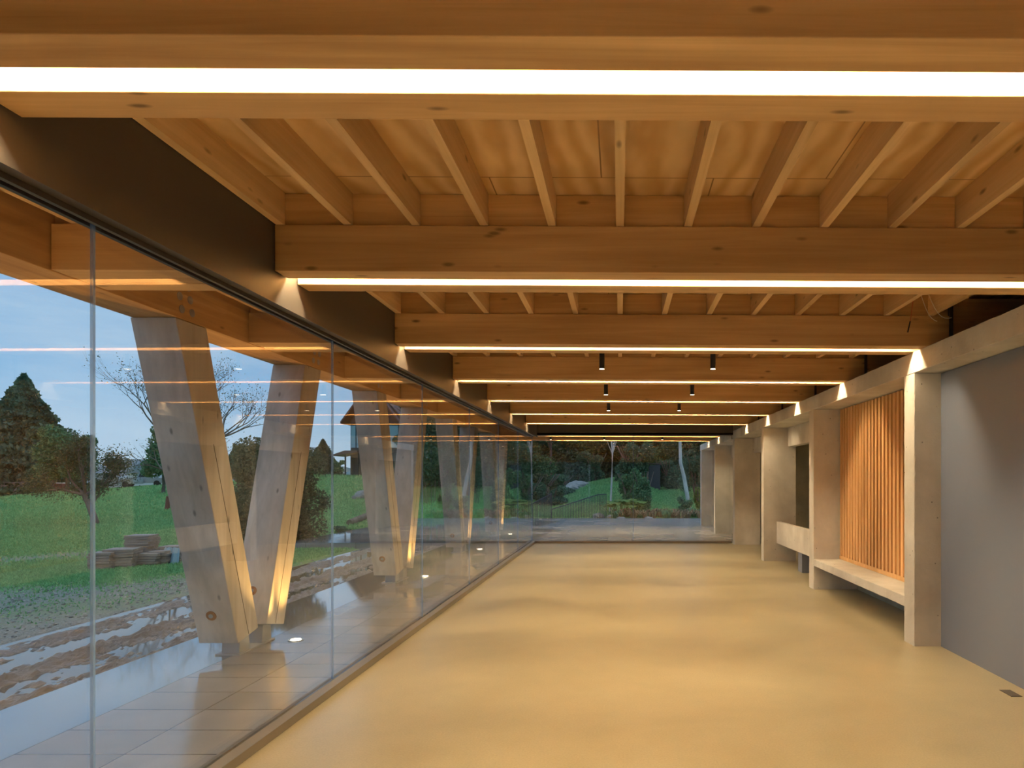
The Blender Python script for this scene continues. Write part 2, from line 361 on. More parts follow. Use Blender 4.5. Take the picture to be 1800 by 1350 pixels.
F = np.stack([I[:-1,:-1], I[1:,:-1], I[1:,1:], I[:-1,1:]], -1).reshape(-1, 4)
tag(np_mesh('lawn', V, F, M['ground'], smooth=True), kind='structure')
# mud track, ruts run along the building
mx_ = np.linspace(-6.0, -4.03, 120); my = np.linspace(-4, 27, 800); MX, MY = np.meshgrid(mx_, my, indexing='ij')
Z = np.zeros_like(MX)
for i in range(MX.shape[0]):
    for j in range(MX.shape[1]):
        x_, y_ = MX[i,j], MY[i,j]
        Z[i,j] = noise.fractal(Vector((x_*5.2, y_*2.1, 3.1)), .38, 2.2, 6)*.042 + abs(noise.noise(Vector((x_*15, y_*6.5, 9))))*.05 - .016
rut = -.05*np.exp(-((MX+5.25)/.16)**2) - .035*np.exp(-((MX+4.55)/.14)**2) + .02*np.exp(-((MX+4.9)/.12)**2)
Z = Z + rut - .075
edge = sm(-6.0, -5.6, MX); Z = Z*edge + (-.10)*(1-edge)
edge2 = 1-sm(-4.12, -4.03, MX); Z = Z*edge2 + (-.03)*(1-edge2)
V = np.stack([MX, MY, Z], -1).reshape(-1, 3); I = np.arange(Z.size).reshape(Z.shape)
F = np.stack([I[:-1,:-1], I[1:,:-1], I[1:,1:], I[:-1,1:]], -1).reshape(-1, 4)
tag(np_mesh('mud_track', V, F, M['mud'], smooth=True), kind='structure')
tag(MB().box(-3.31, -14, -.2, -2.03, 16.3, 0).box(-8, 16.3, -.2, 8, 26.7, 0).build('paved_terrace', M['pave']), kind='structure')
tag(MB().box(-4.03, -14, -.2, -3.313, 16.297, 0).build('terrace_edge_strip', M['kerb']), kind='structure')
M['water'] = simple('puddle_water', (.10,.085,.07), .04, spec=1.0)
tag(MB().add([(-5.95,-4,-.091),(-4.05,-4,-.091),(-4.05,27,-.091),(-5.95,27,-.091)], [(0,1,2,3)]).build('puddle_water', M['water']), kind='structure')
# hazy hills on the horizon
hv = []; hf = []
for i in range(161):
    t = i/160; x_ = -330 + 270*t; hgt = 9 + 5*noise.noise(Vector((t*6, 0, 0))) + 1.8*noise.noise(Vector((t*60, 1, 0))) + .9*noise.noise(Vector((t*170, 1, 0)))
    hv += [(x_, 300, -2), (x_, 330, hgt), (x_, 420, -2)]
for i in range(160):
    a = i*3; hf += [(a, a+3, a+4, a+1), (a+1, a+4, a+5, a+2)]
tag(MB().add(hv, hf).build('hills', M['hill']), kind='structure')

# ------------------------------------------------------------------ room shell
GXL = -2.09; FARY = 16.22; BACKY = -14.0
tag(MB().box(-2.025, BACKY, -.2, 4.6, 16.28, 0).build('floor', M['floor']), kind='structure')
T = .005                                             # fall of the roof to the right
tag(MB().box(-3.56, BACKY, 3.115, 4.7, 20.72, 3.16, T).build('ceiling', M['ply']), kind='structure')
tag(MB().box(2.89, BACKY, 0, 3.2, 6.147, 2.459).build('wall_right', M['grey']), kind='structure')
tag(MB().box(4.5, BACKY, 0, 4.6, 16.3, 3.07).build('wall_outer_right', M['conc_dark']), kind='structure')
tag(MB().box(3.25, 6.16, 0, 3.38, 9.35, 2.459).build('wall_right_recess', M['conc_dark']), kind='structure')
tag(MB().box(3.25, 16.31, 0, 3.38, 22.6, 2.65).build('wall_outside', M['conc_dark']), kind='structure')
tag(MB().box(3.30, 16.03, 0, 4.497, 16.3, 3.07).build('wall_far', M['conc_dark']), kind='structure')
tag(MB().box(-2.03, BACKY-.1, 0, 4.6, BACKY-.003, 3.1).build('wall_back', M['grey']), kind='structure')
# steel fascia over the glass, inside
fa = MB().box(-2.13, BACKY, 2.548, -1.95, 16.15, 3.105, 0).box(-1.962, BACKY, 2.50, -1.95, 16.15, 2.548)
tag(fa.build('steel_fascia', M['steel'], origin=(-2.0, 1, 2.5)), 'dark bronze steel fascia running above the long glass wall', 'fascia')
tag(MB().box(-2.13, BACKY, 2.527, -1.975, 16.15, 2.545).box(-2.125, BACKY, 2.505, -2.105, 16.15, 2.527).box(-2.075, BACKY, 2.505, -2.055, 16.15, 2.527).build('trim_1', M['rail']), kind='structure')
fb = MB().box(-1.945, 16.0, 2.548, 2.645, 16.26, 3.09).box(-1.945, 16.0, 2.555, 2.645, 16.012, 2.60)
tag(fb.build('steel_header', M['steel'], origin=(0, 16.1, 2.55)), 'dark bronze steel header above the end glass wall', 'header')
# sills
sl = MB().box(-2.13, BACKY, .002, -2.10, 16.28, .05).box(-2.10, BACKY, .002, -2.00, 16.17, .03).box(-2.075, BACKY, .03, -2.0, 16.17, .055)
tag(sl.build('trim_2', M['sill']), kind='structure')
s2 = MB().box(-1.998, 16.16, .002, 2.645, 16.195, .05).box(-2.1, 16.245, .002, 2.645, 16.275, .05)
tag(s2.build('trim_3', M['sill']), kind='structure')
# glass panes; a pale sealant joint at each meeting line
joints = [2.706 + 2.2525*k for k in range(-8, 7)]; joints[-1] = FARY
k = 1; prev = BACKY+.7
for j in joints:
    g = MB().box(GXL-.006, prev+.006, .05, GXL+.006, j-.006 if j < FARY else FARY-.004, 2.53).build('window_%d' % k, M['glass']); tag(g, kind='structure')
    jn = MB().box(GXL-.0065, j-.006, .055, GXL+.0065, j+.005, 2.525)
    tag(sub(jn, 'glass_joint', M['joint'], g), 'pale sealant joint between panes')
    prev = j; k += 1
for x0, x1 in ((-2.08, .305), (.315, 2.645)):
    g = MB().box(x0, FARY-.006, .05, x1, FARY+.006, 2.56).build('window_%d' % k, M['glass']); tag(g, kind='structure'); k += 1
    if x1 < 1: tag(sub(MB().box(x1, FARY-.0065, .055, x1+.01, FARY+.0065, 2.555), 'glass_joint', M['joint'], g), 'pale sealant joint between panes')

# ------------------------------------------------------------------ timber roof
BY = [-12.3+2.045*i for i in range(0)]
def byk(k): return 2.01 + 2.045*(k-1)
ORD = ['nearest', 'second', 'third', 'fourth', 'fifth', 'sixth', 'seventh', 'eighth', 'ninth', 'tenth', 'eleventh', 'twelfth', 'thirteenth', 'fourteenth']
ZB = 2.668; ZT = 2.928
NB = {0:'overhead hidden', -1:'first hidden rear', -2:'second hidden rear', -3:'third hidden rear', -4:'fourth hidden rear', -5:'fifth hidden rear', -6:'last hidden rear'}
def beam_parts(y, x0, x1, root, block=True, slot=True):
    sub(MB().box(x0, y-.21, ZB, x1, y-.06, ZT, T), 'beam_ply', M['beam'], root, bevel=.003)
    sub(MB().box(x0, y+.06, ZB, x1, y+.21, ZT, T), 'beam_ply', M['beam'], root, bevel=.003)
    if slot: sub(MB().box(x0, y-.0595, ZB+.19, x1, y+.0595, ZT, T), 'spacer', M['beam'], root)
    else: sub(MB().box(x0, y-.0595, ZB+.004, x1, y+.0595, ZT, T), 'spacer', M['beam'], root)
    if block: sub(MB().box(x0, y-.185, ZT+.001, x1, y+.185, 3.112, T), 'blocking_board', M['beam'], root)
for k in range(-6, 11):
    if k == 8: continue
    y = byk(k)
    if k >= 8: x0, x1 = -3.205, 2.84
    else: x0, x1 = -1.945, 2.84
    if k >= 1:
        lab = ('%s glulam beam from the camera, spanning the ceiling with a glowing slot' % ORD[k-1].capitalize()) if k <= 7 else '%s glulam beam, carrying the canopy outside the end glass' % ORD[k-1].capitalize()
        if k == 1: lab = 'nearest glulam beam, overhead at the top of the picture, with a wide glowing slot'
        grp = 'glulam roof beams'
    else: lab = 'glulam roof beam behind the camera with a glowing slot'; grp = 'glulam beams behind the camera'
    r = thing('timber_beam', lab, 'beam', (0, y, ZB), grp)
    beam_parts(y, x0, x1, r)
    st = thing('beam_strap_plate', 'dark steel plate on the right end of the %s roof beam' % (ORD[k-1] if k >= 1 else NB[k]), 'bracket', (2.86, y, ZB), 'plates at the right beam ends')
    sub(MB().box(2.842, y-.22, ZB+.01, 2.87, y+.22, 3.07), 'plate', M['rail'], st)
    r2 = thing('beam_end_piece', 'shaded timber continuing the %s roof beam past its steel plate' % (ORD[k-1] if k >= 1 else NB[k]), 'beam', (3.6, y, ZB), 'beam ends above the concrete beam')
    sub(MB().box(2.875, y-.2, ZB+.01, 4.49, y+.2, 3.08, T), 'beam_ply', M['beam'], r2)
    # light strip in the slot
    ls = thing('light_strip', ('%s warm light strip set in the slot of the %s roof beam' % ('long', ORD[k-1])) if k >= 1 else 'warm light strip in a roof beam behind the camera', 'light strip', (.35, y, ZB+.16), 'light strips in the beams' if k >= 1 else 'light strips behind the camera')
    xa = -1.94 if k < 8 else -1.9
    sub(MB().box(xa, y-.024, ZB+.094, 2.63, y+.024, ZB+.186, T), 'housing', M['galv'], ls)
    sub(MB().box(xa, y-.016, ZB+.084, 2.63, y+.016, ZB+.0935, T), 'diffuser', M['led'], ls)
    if k < 8:
        r3 = thing('outrigger_beam', ('twin glulam beam outside the glass, in line with the %s roof beam' % ORD[k-1]) if k >= 1 else 'glulam outrigger beam outside the glass behind the camera', 'beam', (-2.7, y, ZB), 'beams over the outside walkway')
        beam_parts(y, -3.205, -2.135, r3, slot=False)
# edge beam on the V columns
eb = MB().box(-3.54, BACKY, 2.678, -3.21, 20.75, 3.12)
tag(eb.build('edge_beam', M['edge'], origin=(-3.37, 3, 2.68), bevel=.004), 'long glulam edge beam resting on the timber V columns outside', 'beam')
# joists
XK = [.384*k for k in range(-8, 8)]
jproto = {}
SIDE = ['hard against the steel fascia', 'second from the fascia', 'third from the fascia', 'fourth from the fascia', 'fifth from the fascia', 'right above the camera line', 'next right of the centre line', 'third right of the centre line', 'fourth right of the centre line', 'fifth right of the centre line', 'third from the concrete beam', 'second from the concrete beam', 'closest to the concrete beam']
for bay in range(-1, 10):
    y0 = byk(bay)+.188 if bay != 8 else 16.27; y1 = byk(bay+1)-.188 if bay != 7 else 15.99
    for i, xk in enumerate(XK):
        outside = xk < -2.1
        if i == 3: xk = -1.92
        m_ = jproto.get('m')
        z0 = 2.931 - T*xk
        if m_ is None:
            o = MB().box(-.0225, 0, 0, .0225, y1-y0, .183).build('roof_joist', M['joist']); jproto['m'] = o
            m_ = MB  # marker
        else: o = jproto['m'].copy(); COL.objects.link(o)
        o.location = (xk, y0, z0)
        w_ = 'over the camera' if bay < 1 else 'between the %s and %s roof beams' % (ORD[bay-1], ORD[bay])
        if outside: lab = 'outside pine joist, %s from the edge beam, %s' % (['first','second','third'][i], w_)
        else: lab = 'pine joist %s, %s' % (SIDE[i-3], w_)
        if bay < 1: lab += ' (%s)' % ('rear' if bay < 0 else 'near')
        tag(o, lab, 'joist', 'pine joists of the timber roof')
# ------------------------------------------------------------------ V columns
def vcol(c, lab):
    r = thing('v_column', lab, 'column', (-3.375, c, 0), 'timber V columns outside')
    A = [(c-.39, .125), (c-.07, .19), (c-.83, 2.674), (c-1.20, 2.674)]
    B = [(2*c-y_, z_) for y_, z_ in A]
    for P in (A, B):
        lg = sub(MB().prism_x(P if P is A else P[::-1], -3.54, -3.21), 'leg', M['leg'], r, bevel=.006)
        # saw kerf for the hidden steel plate, on the inner face
        p0 = ((P[0][0]+P[1][0])/2, (P[0][1]+P[1][1])/2+.01); p1 = ((P[2][0]+P[3][0])/2, 2.65)
        q0 = (p0[0]*.35+p1[0]*.65, p0[1]*.35+p1[1]*.65)
        sub(MB().prism_x([(p0[0]-.003,p0[1]),(p0[0]+.003,p0[1]),(q0[0]+.002,q0[1]),(q0[0]-.002,q0[1])], -3.2105, -3.2085), 'plate_slot', M['slot'], lg)
        # recessed bolt low on the face towards the camera
        if P is A: dy, dz = P[3][0]-P[0][0], P[3][1]-P[0][1]; s_ = P[0]
        else: dy, dz = P[2][0]-P[1][0], P[2][1]-P[1][1]; s_ = P[1]
        ln = math.hypot(dy, dz); dy /= ln; dz /= ln; t_ = .26 if P is A else .30
        cy, cz = s_[0]+dy*t_, s_[1]+dz*t_; ny, nz_ = -dz, dy   # outward toward the camera
        if ny > 0: ny, nz_ = -ny, -nz_
        C = Vector((-3.39, cy, cz)); Nn = Vector((0, ny, nz_))
        sub(MB().tube([C+Nn*.0005, C+Nn*.004], .043, 20), 'bolt_recess', M['slatback'], lg)
        sub(MB().tube([C+Nn*.004, C+Nn*.012], .018, 12), 'bolt', M['galv'], lg)
    for s_ in (-1, 1):
        sub(MB().prism_x([(c+s_*.10,.01),(c+s_*.27,.01),(c+s_*.26,.145),(c+s_*.12,.17)][::-s_], -3.42, -3.27), 'steel_foot', M['galv'], r)
    sub(MB().box(-3.46, c-.30, 0, -3.25, c+.30, .012), 'base_plate', M['galv'], r)
    for s_ in (-1, 1):
        for a_ in (-.06, .06):
            for z_ in (2.75, 2.84, 2.93):
                C = Vector((-3.2095, c+s_*(1.04+.02)+a_+(z_-2.7)*.25*s_, z_))
                sub(MB().tube([C, C+Vector((.004,0,0))], .03, 16), 'bolt', M['galv'], r)
VC = [6.13, 10.20, 14.27, 18.35]
for c, w_ in zip(VC, ['nearest', 'second nearest', 'third', 'farthest']):
    vcol(c, '%s timber V column standing on the terrace outside the glass' % w_)
for c in (-6.1, -2.03, 2.05): vcol(c, 'timber V column outside the glass behind the camera')
# ------------------------------------------------------------------ in-ground uplights
for i, (y, w_) in enumerate(zip([6.38, 10.60, 14.75, 18.85, 2.2, -1.9], ['nearest V column', 'second V column', 'third V column', 'farthest V column', 'V column just behind the camera', 'rearmost V column'])):
    X = -3.03
    r = thing('ground_uplight', 'round lit uplight sunk in the wet paving by the %s' % w_, 'light', (X, y, 0), 'uplights in the walkway paving')
    sub(MB().lathe([(.07,0),(.07,.004),(.05,.006)], (X,y,0)), 'ring', M['galv'], r)
    sub(MB().lathe([(.048,.0062),(.046,.010),(.03,.0115)], (X,y,0)), 'lens', M['upface'], r)
    for s_ in (-1, 1):
        ld = bpy.data.lights.new('uplight', 'SPOT'); ld.energy = UP_W*(4.4 if s_ < 0 else 2.7); ld.color = UP_COL; ld.spot_size = math.radians(56); ld.spot_blend = .8; ld.shadow_soft_size = .03
        lo = bpy.data.objects.new('lamp', ld); COL.objects.link(lo); lo.parent = r; lo.location = (0, s_*.02, .03)
        d = Vector((-.22, s_*.55 - (y-VC[i] if i < 4 else .1)*.6, 1.6)); lo.rotation_euler = d.to_track_quat('-Z', 'Y').to_euler()
# ------------------------------------------------------------------ concrete frame on the right
CY = [6.15, 9.35, 12.6, 15.8, 19.05, 22.3]
def rough_box(mb, x0, y0, z0, x1, y1, z1, nseg=10, amp=.004):   # box with flat faces and ragged long arrises, like cast concrete
    up = (z1-z0) > (y1-y0); u0, u1 = x0, x1; v0, v1 = (y0, y1) if up else (z0, z1); rings = []
    for i in range(nseg+1):
        t = i/nseg; r = lambda: .002+amp*random.random()**2*2.2
        R_ = [(u0, v0+r()), (u0+r(), v0), (u1-r(), v0), (u1, v0+r()), (u1, v1-r()), (u1-r(), v1), (u0+r(), v1), (u0, v1-r())]
        if up: rings.append([(u, v, z0+(z1-z0)*t) for u, v in R_])
        else: rings.append([(u, y0+(y1-y0)*t, v) for u, v in R_][::-1])
    vs = [v for q in rings for v in q]; fs = [tuple(range(7,-1,-1)), tuple(range(nseg*8, nseg*8+8))]
    for i in range(nseg):
        for k in range(8): k2 = (k+1) % 8; fs.append((i*8+k, i*8+k2, (i+1)*8+k2, (i+1)*8+k))
    return mb.add(vs, fs)
cl = ['nearest concrete fin column, beside the grey wall', 'second concrete fin column, at the far end of the slatted panel', 'third concrete fin column, where the low parapet ends', 'fourth concrete fin column, next to the end glass', 'first concrete column outside the end glass', 'farthest concrete column, outside the end glass']
for y, lb in zip(CY, cl):
    c = rough_box(MB(), 2.65, y, 0, 3.245, y+.22, 2.461, 60, .0035).build('concrete_column', M['conc'], origin=(2.9, y+.1, 0))
    tag(c, lb, 'column', 'concrete fin columns')
tag(rough_box(MB(), 2.648, BACKY, 2.465, 3.16, 16.1, 2.652, 260, .004).build('concrete_beam', M['conc'], origin=(2.9, 1, 2.46)), 'rough cast concrete beam running along the column heads indoors', 'beam')
tag(rough_box(MB(), 2.65, 16.29, 2.463, 3.16, 22.6, 2.652, 60, .004).build('concrete_beam', M['conc'], origin=(2.9, 19, 2.46)), 'cast concrete beam on the columns outside the end glass', 'beam')
for a, b_, w_ in ((CY[1]+.223, CY[2]-.003, 'second and third'), (CY[2]+.223, CY[3]-.003, 'third and fourth')):
    tag(rough_box(MB(), 3.10, a, 2.115, 3.24, b_, 2.46, 20, .002).build('concrete_lintel', M['conc'], origin=(3.17, (a+b_)/2, 2.11)), 'deep concrete lintel between the %s fin columns' % w_, 'lintel', 'concrete lintels')
for a, b_, w_ in ((CY[4]+.223, CY[5]-.003, 'two outside columns'), (16.31, CY[4]-.003, 'end glass and the first outside column')):
    tag(rough_box(MB(), 3.10, a, 2.115, 3.24, b_, 2.46, 20, .002).build('concrete_lintel', M['conc'], origin=(3.17, (a+b_)/2, 2.11)), 'concrete lintel between the %s' % w_, 'lintel', 'concrete lintels')
# parapet panel and its grey post
tag(rough_box(MB(), 2.89, CY[1]+.223, .33, 2.97, CY[2]-.003, .73, 40, .003).build('concrete_parapet', M['conc'], origin=(2.93, 11, .33)), 'low floating concrete parapet between the second and third columns', 'parapet')
tag(MB().box(2.93, 11.0, 0, 3.12, 11.24, .327).build('parapet_post', M['grey'], origin=(3, 11.1, 0), bevel=.003), 'short square grey post under the concrete parapet', 'post')
tag(MB().box(3.30, 9.36, 0, 4.49, 9.5, 3.06).build('wall_recess_near', M['conc_dark']), kind='structure')
# bench
tag(rough_box(MB(), 2.655, CY[0]+.224, .32, 3.245, CY[1]-.004, .417, 60, .003).build('concrete_bench', M['conc'], origin=(2.95, 7.8, .32)), 'long concrete bench slab between the two nearest columns', 'bench')
# slatted panel
sp_ = thing('slatted_panel', 'warm pine slatted wall panel standing on the concrete bench', 'panel', (3.05, 7.86, .42))
sub(MB().box(3.045, CY[0]+.225, .42, 3.07, CY[1]-.006, 2.458), 'backing_board', M['slatback'], sp_)
sub(MB().box(3.0, CY[0]+.225, .42, 3.044, CY[1]-.006, .468), 'bottom_rail', M['slat'], sp_)
y = CY[0]+.24
while y < CY[1]-.05:
    sub(MB().box(2.998, y, .47, 3.044, y+.056, 2.456), 'slat', M['slat'], sp_); y += .106
# floor outlet
fo = thing('floor_outlet', 'small dark rectangular floor outlet cover near the grey wall', 'outlet', (2.743, 4.795, 0))
sub(MB().box(2.705, 4.72, 0, 2.782, 4.87, .003), 'cover', M['steel'], fo); sub(MB().box(2.715, 4.724, .003, 2.772, 4.73, .004), 'lip', M['black'], fo)
# loose wires at the third beam
wr = thing('loose_wires', 'loose red and white wire ends hanging between joists near the concrete beam', 'wire', (2.45, 5.75, 3.1))
def arc(p0, p1, sag, n=8): return [Vector(p0).lerp(Vector(p1), t/n) + Vector((0,0,-sag*math.sin(math.pi*t/n))) for t in range(n+1)]
sub(MB().tube(arc((2.5,5.6,3.1), (2.72,5.6,2.83), .10), .0025, 5), 'white_wire', M['wire_w'], wr)
sub(MB().tube(arc((2.45,5.6,3.08), (2.60,5.6,2.80), .07), .0025, 5), 'white_wire', M['wire_w'], wr)
sub(MB().tube(arc((2.42,5.6,3.08), (2.38,5.6,2.80), .0), .0022, 5), 'red_wire', M['wire_r'], wr)
sub(MB().tube(arc((2.38,5.6,2.80), (2.36,5.6,2.71), .0), .006, 5), 'wire_cap', M['black'], wr)
# pendant spots
def spot(x, y, lab, h=.16, zb=2.64):
    r = thing('ceiling_spotlight', lab, 'spotlight', (x, y, zb), 'cylinder spotlights')
    sub(MB().lathe([(.027,.004),(.027,.47)], (x,y,zb), 20), 'cylinder', M['black'], r, smooth=False)
    sub(MB().lathe([(.0255,.001),(.0255,.0035)], (x,y,zb), 20), 'lens', M['spotface'], r)
    return r
for y, zb, w_ in ((7.13, 2.655, 'nearest'), (9.17, 2.64, 'middle'), (11.22, 2.635, 'farthest')):
    spot(-.19, y, 'left of the %s pair of black cylinder ceiling spotlights' % w_, zb=zb)
    spot(.97, y, 'right of the %s pair of black cylinder ceiling spotlights' % w_, zb=zb)
for x, w_ in ((-1.97,'left'), (-.45,'middle'), (1.2,'right')): spot(x, 19.4, '%s black spotlight under the canopy outside the end glass' % w_, zb=2.64)

# ------------------------------------------------------------------ things outside
def at(px, D, z): return Vector(((px-1090)*D/1200, D, z))
def gz(x, y): return float(terr(x, y))
# stacks of slabs on the grass
def slab_stack(px, D, w, d, layers, th, rot, lab, mat='grey_timber'):
    p = at(px, D, 0); p.z = gz(p.x, p.y)-.01
    r = thing('slab_stack', lab, 'stack of slabs', p, 'stacks of slabs on the grass')
    z = p.z
    for i in range(layers):
        mb = MB(); t = th*random.uniform(.8,1.15); a = rot+random.uniform(-.05,.05); ww, dd = w*random.uniform(.94,1.03)/2, d*random.uniform(.94,1.03)/2
        ca, sa = math.cos(a), math.sin(a); ox, oy = random.uniform(-.02,.02), random.uniform(-.02,.02)
        P = [(p.x+ox+ca*u-sa*v, p.y+oy+sa*u+ca*v) for u, v in ((-ww,-dd),(ww,-dd),(ww,dd),(-ww,dd))]
        mb.add([(x_,y_,z) for x_,y_ in P]+[(x_,y_,z+t) for x_,y_ in P], [(3,2,1,0),(4,5,6,7),(0,1,5,4),(1,2,6,5),(2,3,7,6),(3,0,4,7)])
        sub(mb, 'slab', M[mat], r, bevel=.004); z += t+.006
    return r, z
slab_stack(182, 12.35, .36, .4, 6, .045, .25, 'leftmost low stack of slabs, seen behind the first glass joint')
slab_stack(215, 12.6, .50, .5, 7, .045, .3, 'broad stack of slabs just right of the first glass joint')
slab_stack(250, 13.2, .44, .4, 12, .042, .12, 'tallest stack of slabs, in the middle of the row')
slab_stack(262, 12.85, .40, .3, 5, .045, .12, 'low slab stack in front of the tallest one')
slab_stack(283, 13.0, .32, .3, 5, .045, .1, 'low slab stack between the tallest one and the tarped one')
r_, zt = slab_stack(308, 13.4, .40, .4, 7, .042, .1, 'slab stack partly under a pale tarp, beside the V column')
p = at(306, 13.15, 0); p.z = gz(p.x, p.y)
tb = MB(); n_ = 9
vs = []; 
for i in range(n_):
    for j in range(5):
        u = i/(n_-1)-.5; t = j/4
        vs.append((p.x+u*(.28+.1*t), p.y-.05-.12*t+.03*math.sin(i*1.9), p.z+.30*(1-t)+.0+.012*math.cos(i*2.3)))
fs = [(i*5+j, (i+1)*5+j, (i+1)*5+j+1, i*5+j+1) for i in range(n_-1) for j in range(4)]
o = tb.add(vs, fs).build('tarp', M['tarp'], origin=p); so = o.modifiers.new('s', 'SOLIDIFY'); so.thickness = .01; tag(o, 'pale blue tarp hanging over the last slab stack', 'tarp')
# timber log, boulders, red post
def boulder(px, D, s, lab, grp=None, name='boulder', zoff=0):
    p = at(px, D, 0); p.z = gz(p.x, p.y)+zoff
    vs = []; fs = []; n1, n2 = 8, 12
    for i in range(n1+1):
        for j in range(n2):
            th = math.pi*i/n1; ph = 2*math.pi*j/n2; v = Vector((math.sin(th)*math.cos(ph), math.sin(th)*math.sin(ph), math.cos(th)))
            q = 1+.28*noise.noise(v*1.7+Vector((px,D,0))); vs.append((p.x+v.x*s*q, p.y+v.y*s*q, p.z+v.z*s*.6*q+s*.25))
    for i in range(n1):
        for j in range(n2): fs.append((i*n2+j, (i+1)*n2+j, (i+1)*n2+(j+1)%n2, i*n2+(j+1)%n2))
    return tag(MB().add(vs, fs).build(name, M['rock'], origin=p), lab, 'rock', grp)
boulder(640, 33, .42, 'pale boulder on the bank left of the second V column')
boulder(628, 32.6, .25, 'smaller rock beside the pale boulder on the bank')
for i, (px, D, s) in enumerate(((1004,40,.5),(1012,40.4,.55),(1019,41,.45),(1000,39.6,.4),(1026,41.4,.35),(1008,39.5,.35))):
    boulder(px, D, s, 'pale rock of the outcrop on the grassy slope behind the railing, %s' % ['left centre','centre','right centre','far left','far right','lowest'][i], 'rocks on the slope')
for i, (px, D, s) in enumerate(((1075,27.6,.22),(1092,27.3,.2),(1140,27.4,.18),(1052,28,.25))):
    boulder(px, D, s, 'rock edging the planting bed, %s' % ['below the pale thin trunk','under the big leaves','among the dry ferns','by the end of the railing'][i], 'rocks of the planting bed')
p0 = at(614, 22, 0); p1 = at(652, 24.5, 0); p0.z = gz(p0.x,p0.y)+.08; p1.z = gz(p1.x,p1.y)+.12
tag(MB().tube([p0, p0.lerp(p1,.5), p1], [.1,.11,.1], 10).build('log', M['bark'], origin=p0), 'dark log lying on the bank left of the second V column', 'log')
p = at(294, 31, 0); p.z = gz(p.x, p.y)
tag(MB().tube([p, p+Vector((.03,0,.62))], [.11,.07], 8).build('stump_post', M['redpost'], origin=p), 'short reddish post on the lawn behind the nearest V column', 'post')

# grass blades and loose stones: nobody could count them
def scatter_blades(n_, a0, a1, y0, y1, verge=True):
    Y = 1/RNG.uniform(1/y1, 1/y0, n_); X = RNG.uniform(a0, a1, n_)*Y; ok = np.ones(n_, bool)
    if verge:
        dd = -X+1.2*Y + RNG.normal(size=n_)*.7 + np.sin(X*1.9+Y)*.6; ok = (((dd > 21.2) & (dd < 27.2)) | (dd > 30) | ((RNG.uniform(size=n_) < .07) & (dd > 17))) & (X < -6.2)
    X, Y = X[ok], Y[ok]; m_ = len(X)
    Z = terr(X, Y)-.01; a = RNG.uniform(0, 6.283, m_); h = (.018+.0024*Y)*RNG.uniform(.4, 1.3, m_); w = .004+.0013*Y
    lx, ly = RNG.normal(size=m_)*.02, RNG.normal(size=m_)*.02
    V = np.stack([np.stack([X-np.cos(a)*w, Y-np.sin(a)*w, Z], -1), np.stack([X+np.cos(a)*w, Y+np.sin(a)*w, Z], -1), np.stack([X+lx, Y+ly, Z+h], -1)], 1).reshape(-1, 3)
    return V, np.arange(m_*3).reshape(-1, 3)
M['blade'] = leafmat('grass_blades', (.14,.34,.13), (.31,.58,.25))
V, F = scatter_blades(330000, -1.05, -.27, 5, 75); tag(np_mesh('lawn_grass', V, F, M['blade']), 'short green grass growing over the lawn and verge beside the track', 'grass', kind='stuff')
V, F = scatter_blades(60000, -.16, .14, 28.5, 46, False); tag(np_mesh('slope_grass', V, F, M['blade']), 'short green grass growing on the slope beyond the end terrace', 'grass', kind='stuff')
n_ = 9000; X = -RNG.uniform(5.7, 10.5, n_); Y = RNG.uniform(4, 24, n_); ok = (-X+1.2*Y < 21+RNG.normal(size=n_)*1.2); X, Y = X[ok], Y[ok]; Z = terr(X, Y); Z = np.maximum(Z, -.11)
P8 = np.array([(-1,-1,-.6),(1,-1,-.6),(1,1,-.6),(-1,1,-.6),(-.6,-.6,.6),(.7,-.5,.6),(.6,.6,.6),(-.5,.7,.6)]); Q6 = np.array([(3,2,1,0),(4,5,6,7),(0,1,5,4),(1,2,6,5),(2,3,7,6),(3,0,4,7)])
sz = RNG.uniform(.006, .022, (len(X),1,1)); ang = RNG.uniform(0, 6.283, len(X)); ca, sa = np.cos(ang)[:,None], np.sin(ang)[:,None]
PP = np.repeat(P8[None], len(X), 0); PX = PP[...,0]*ca-PP[...,1]*sa; PY = PP[...,0]*sa+PP[...,1]*ca; PP = np.stack([PX, PY, PP[...,2]], -1)*sz + np.stack([X, Y, Z], -1)[:,None]
M['pebble'] = leafmat('loose_stones', (.14,.13,.12), (.50,.49,.46))
tag(np_mesh('gravel', PP.reshape(-1,3), (Q6[None]+np.arange(len(X))[:,None,None]*8).reshape(-1,4), M['pebble']), 'loose grey stones scattered on the bare ground beside the mud track', 'gravel', kind='stuff')

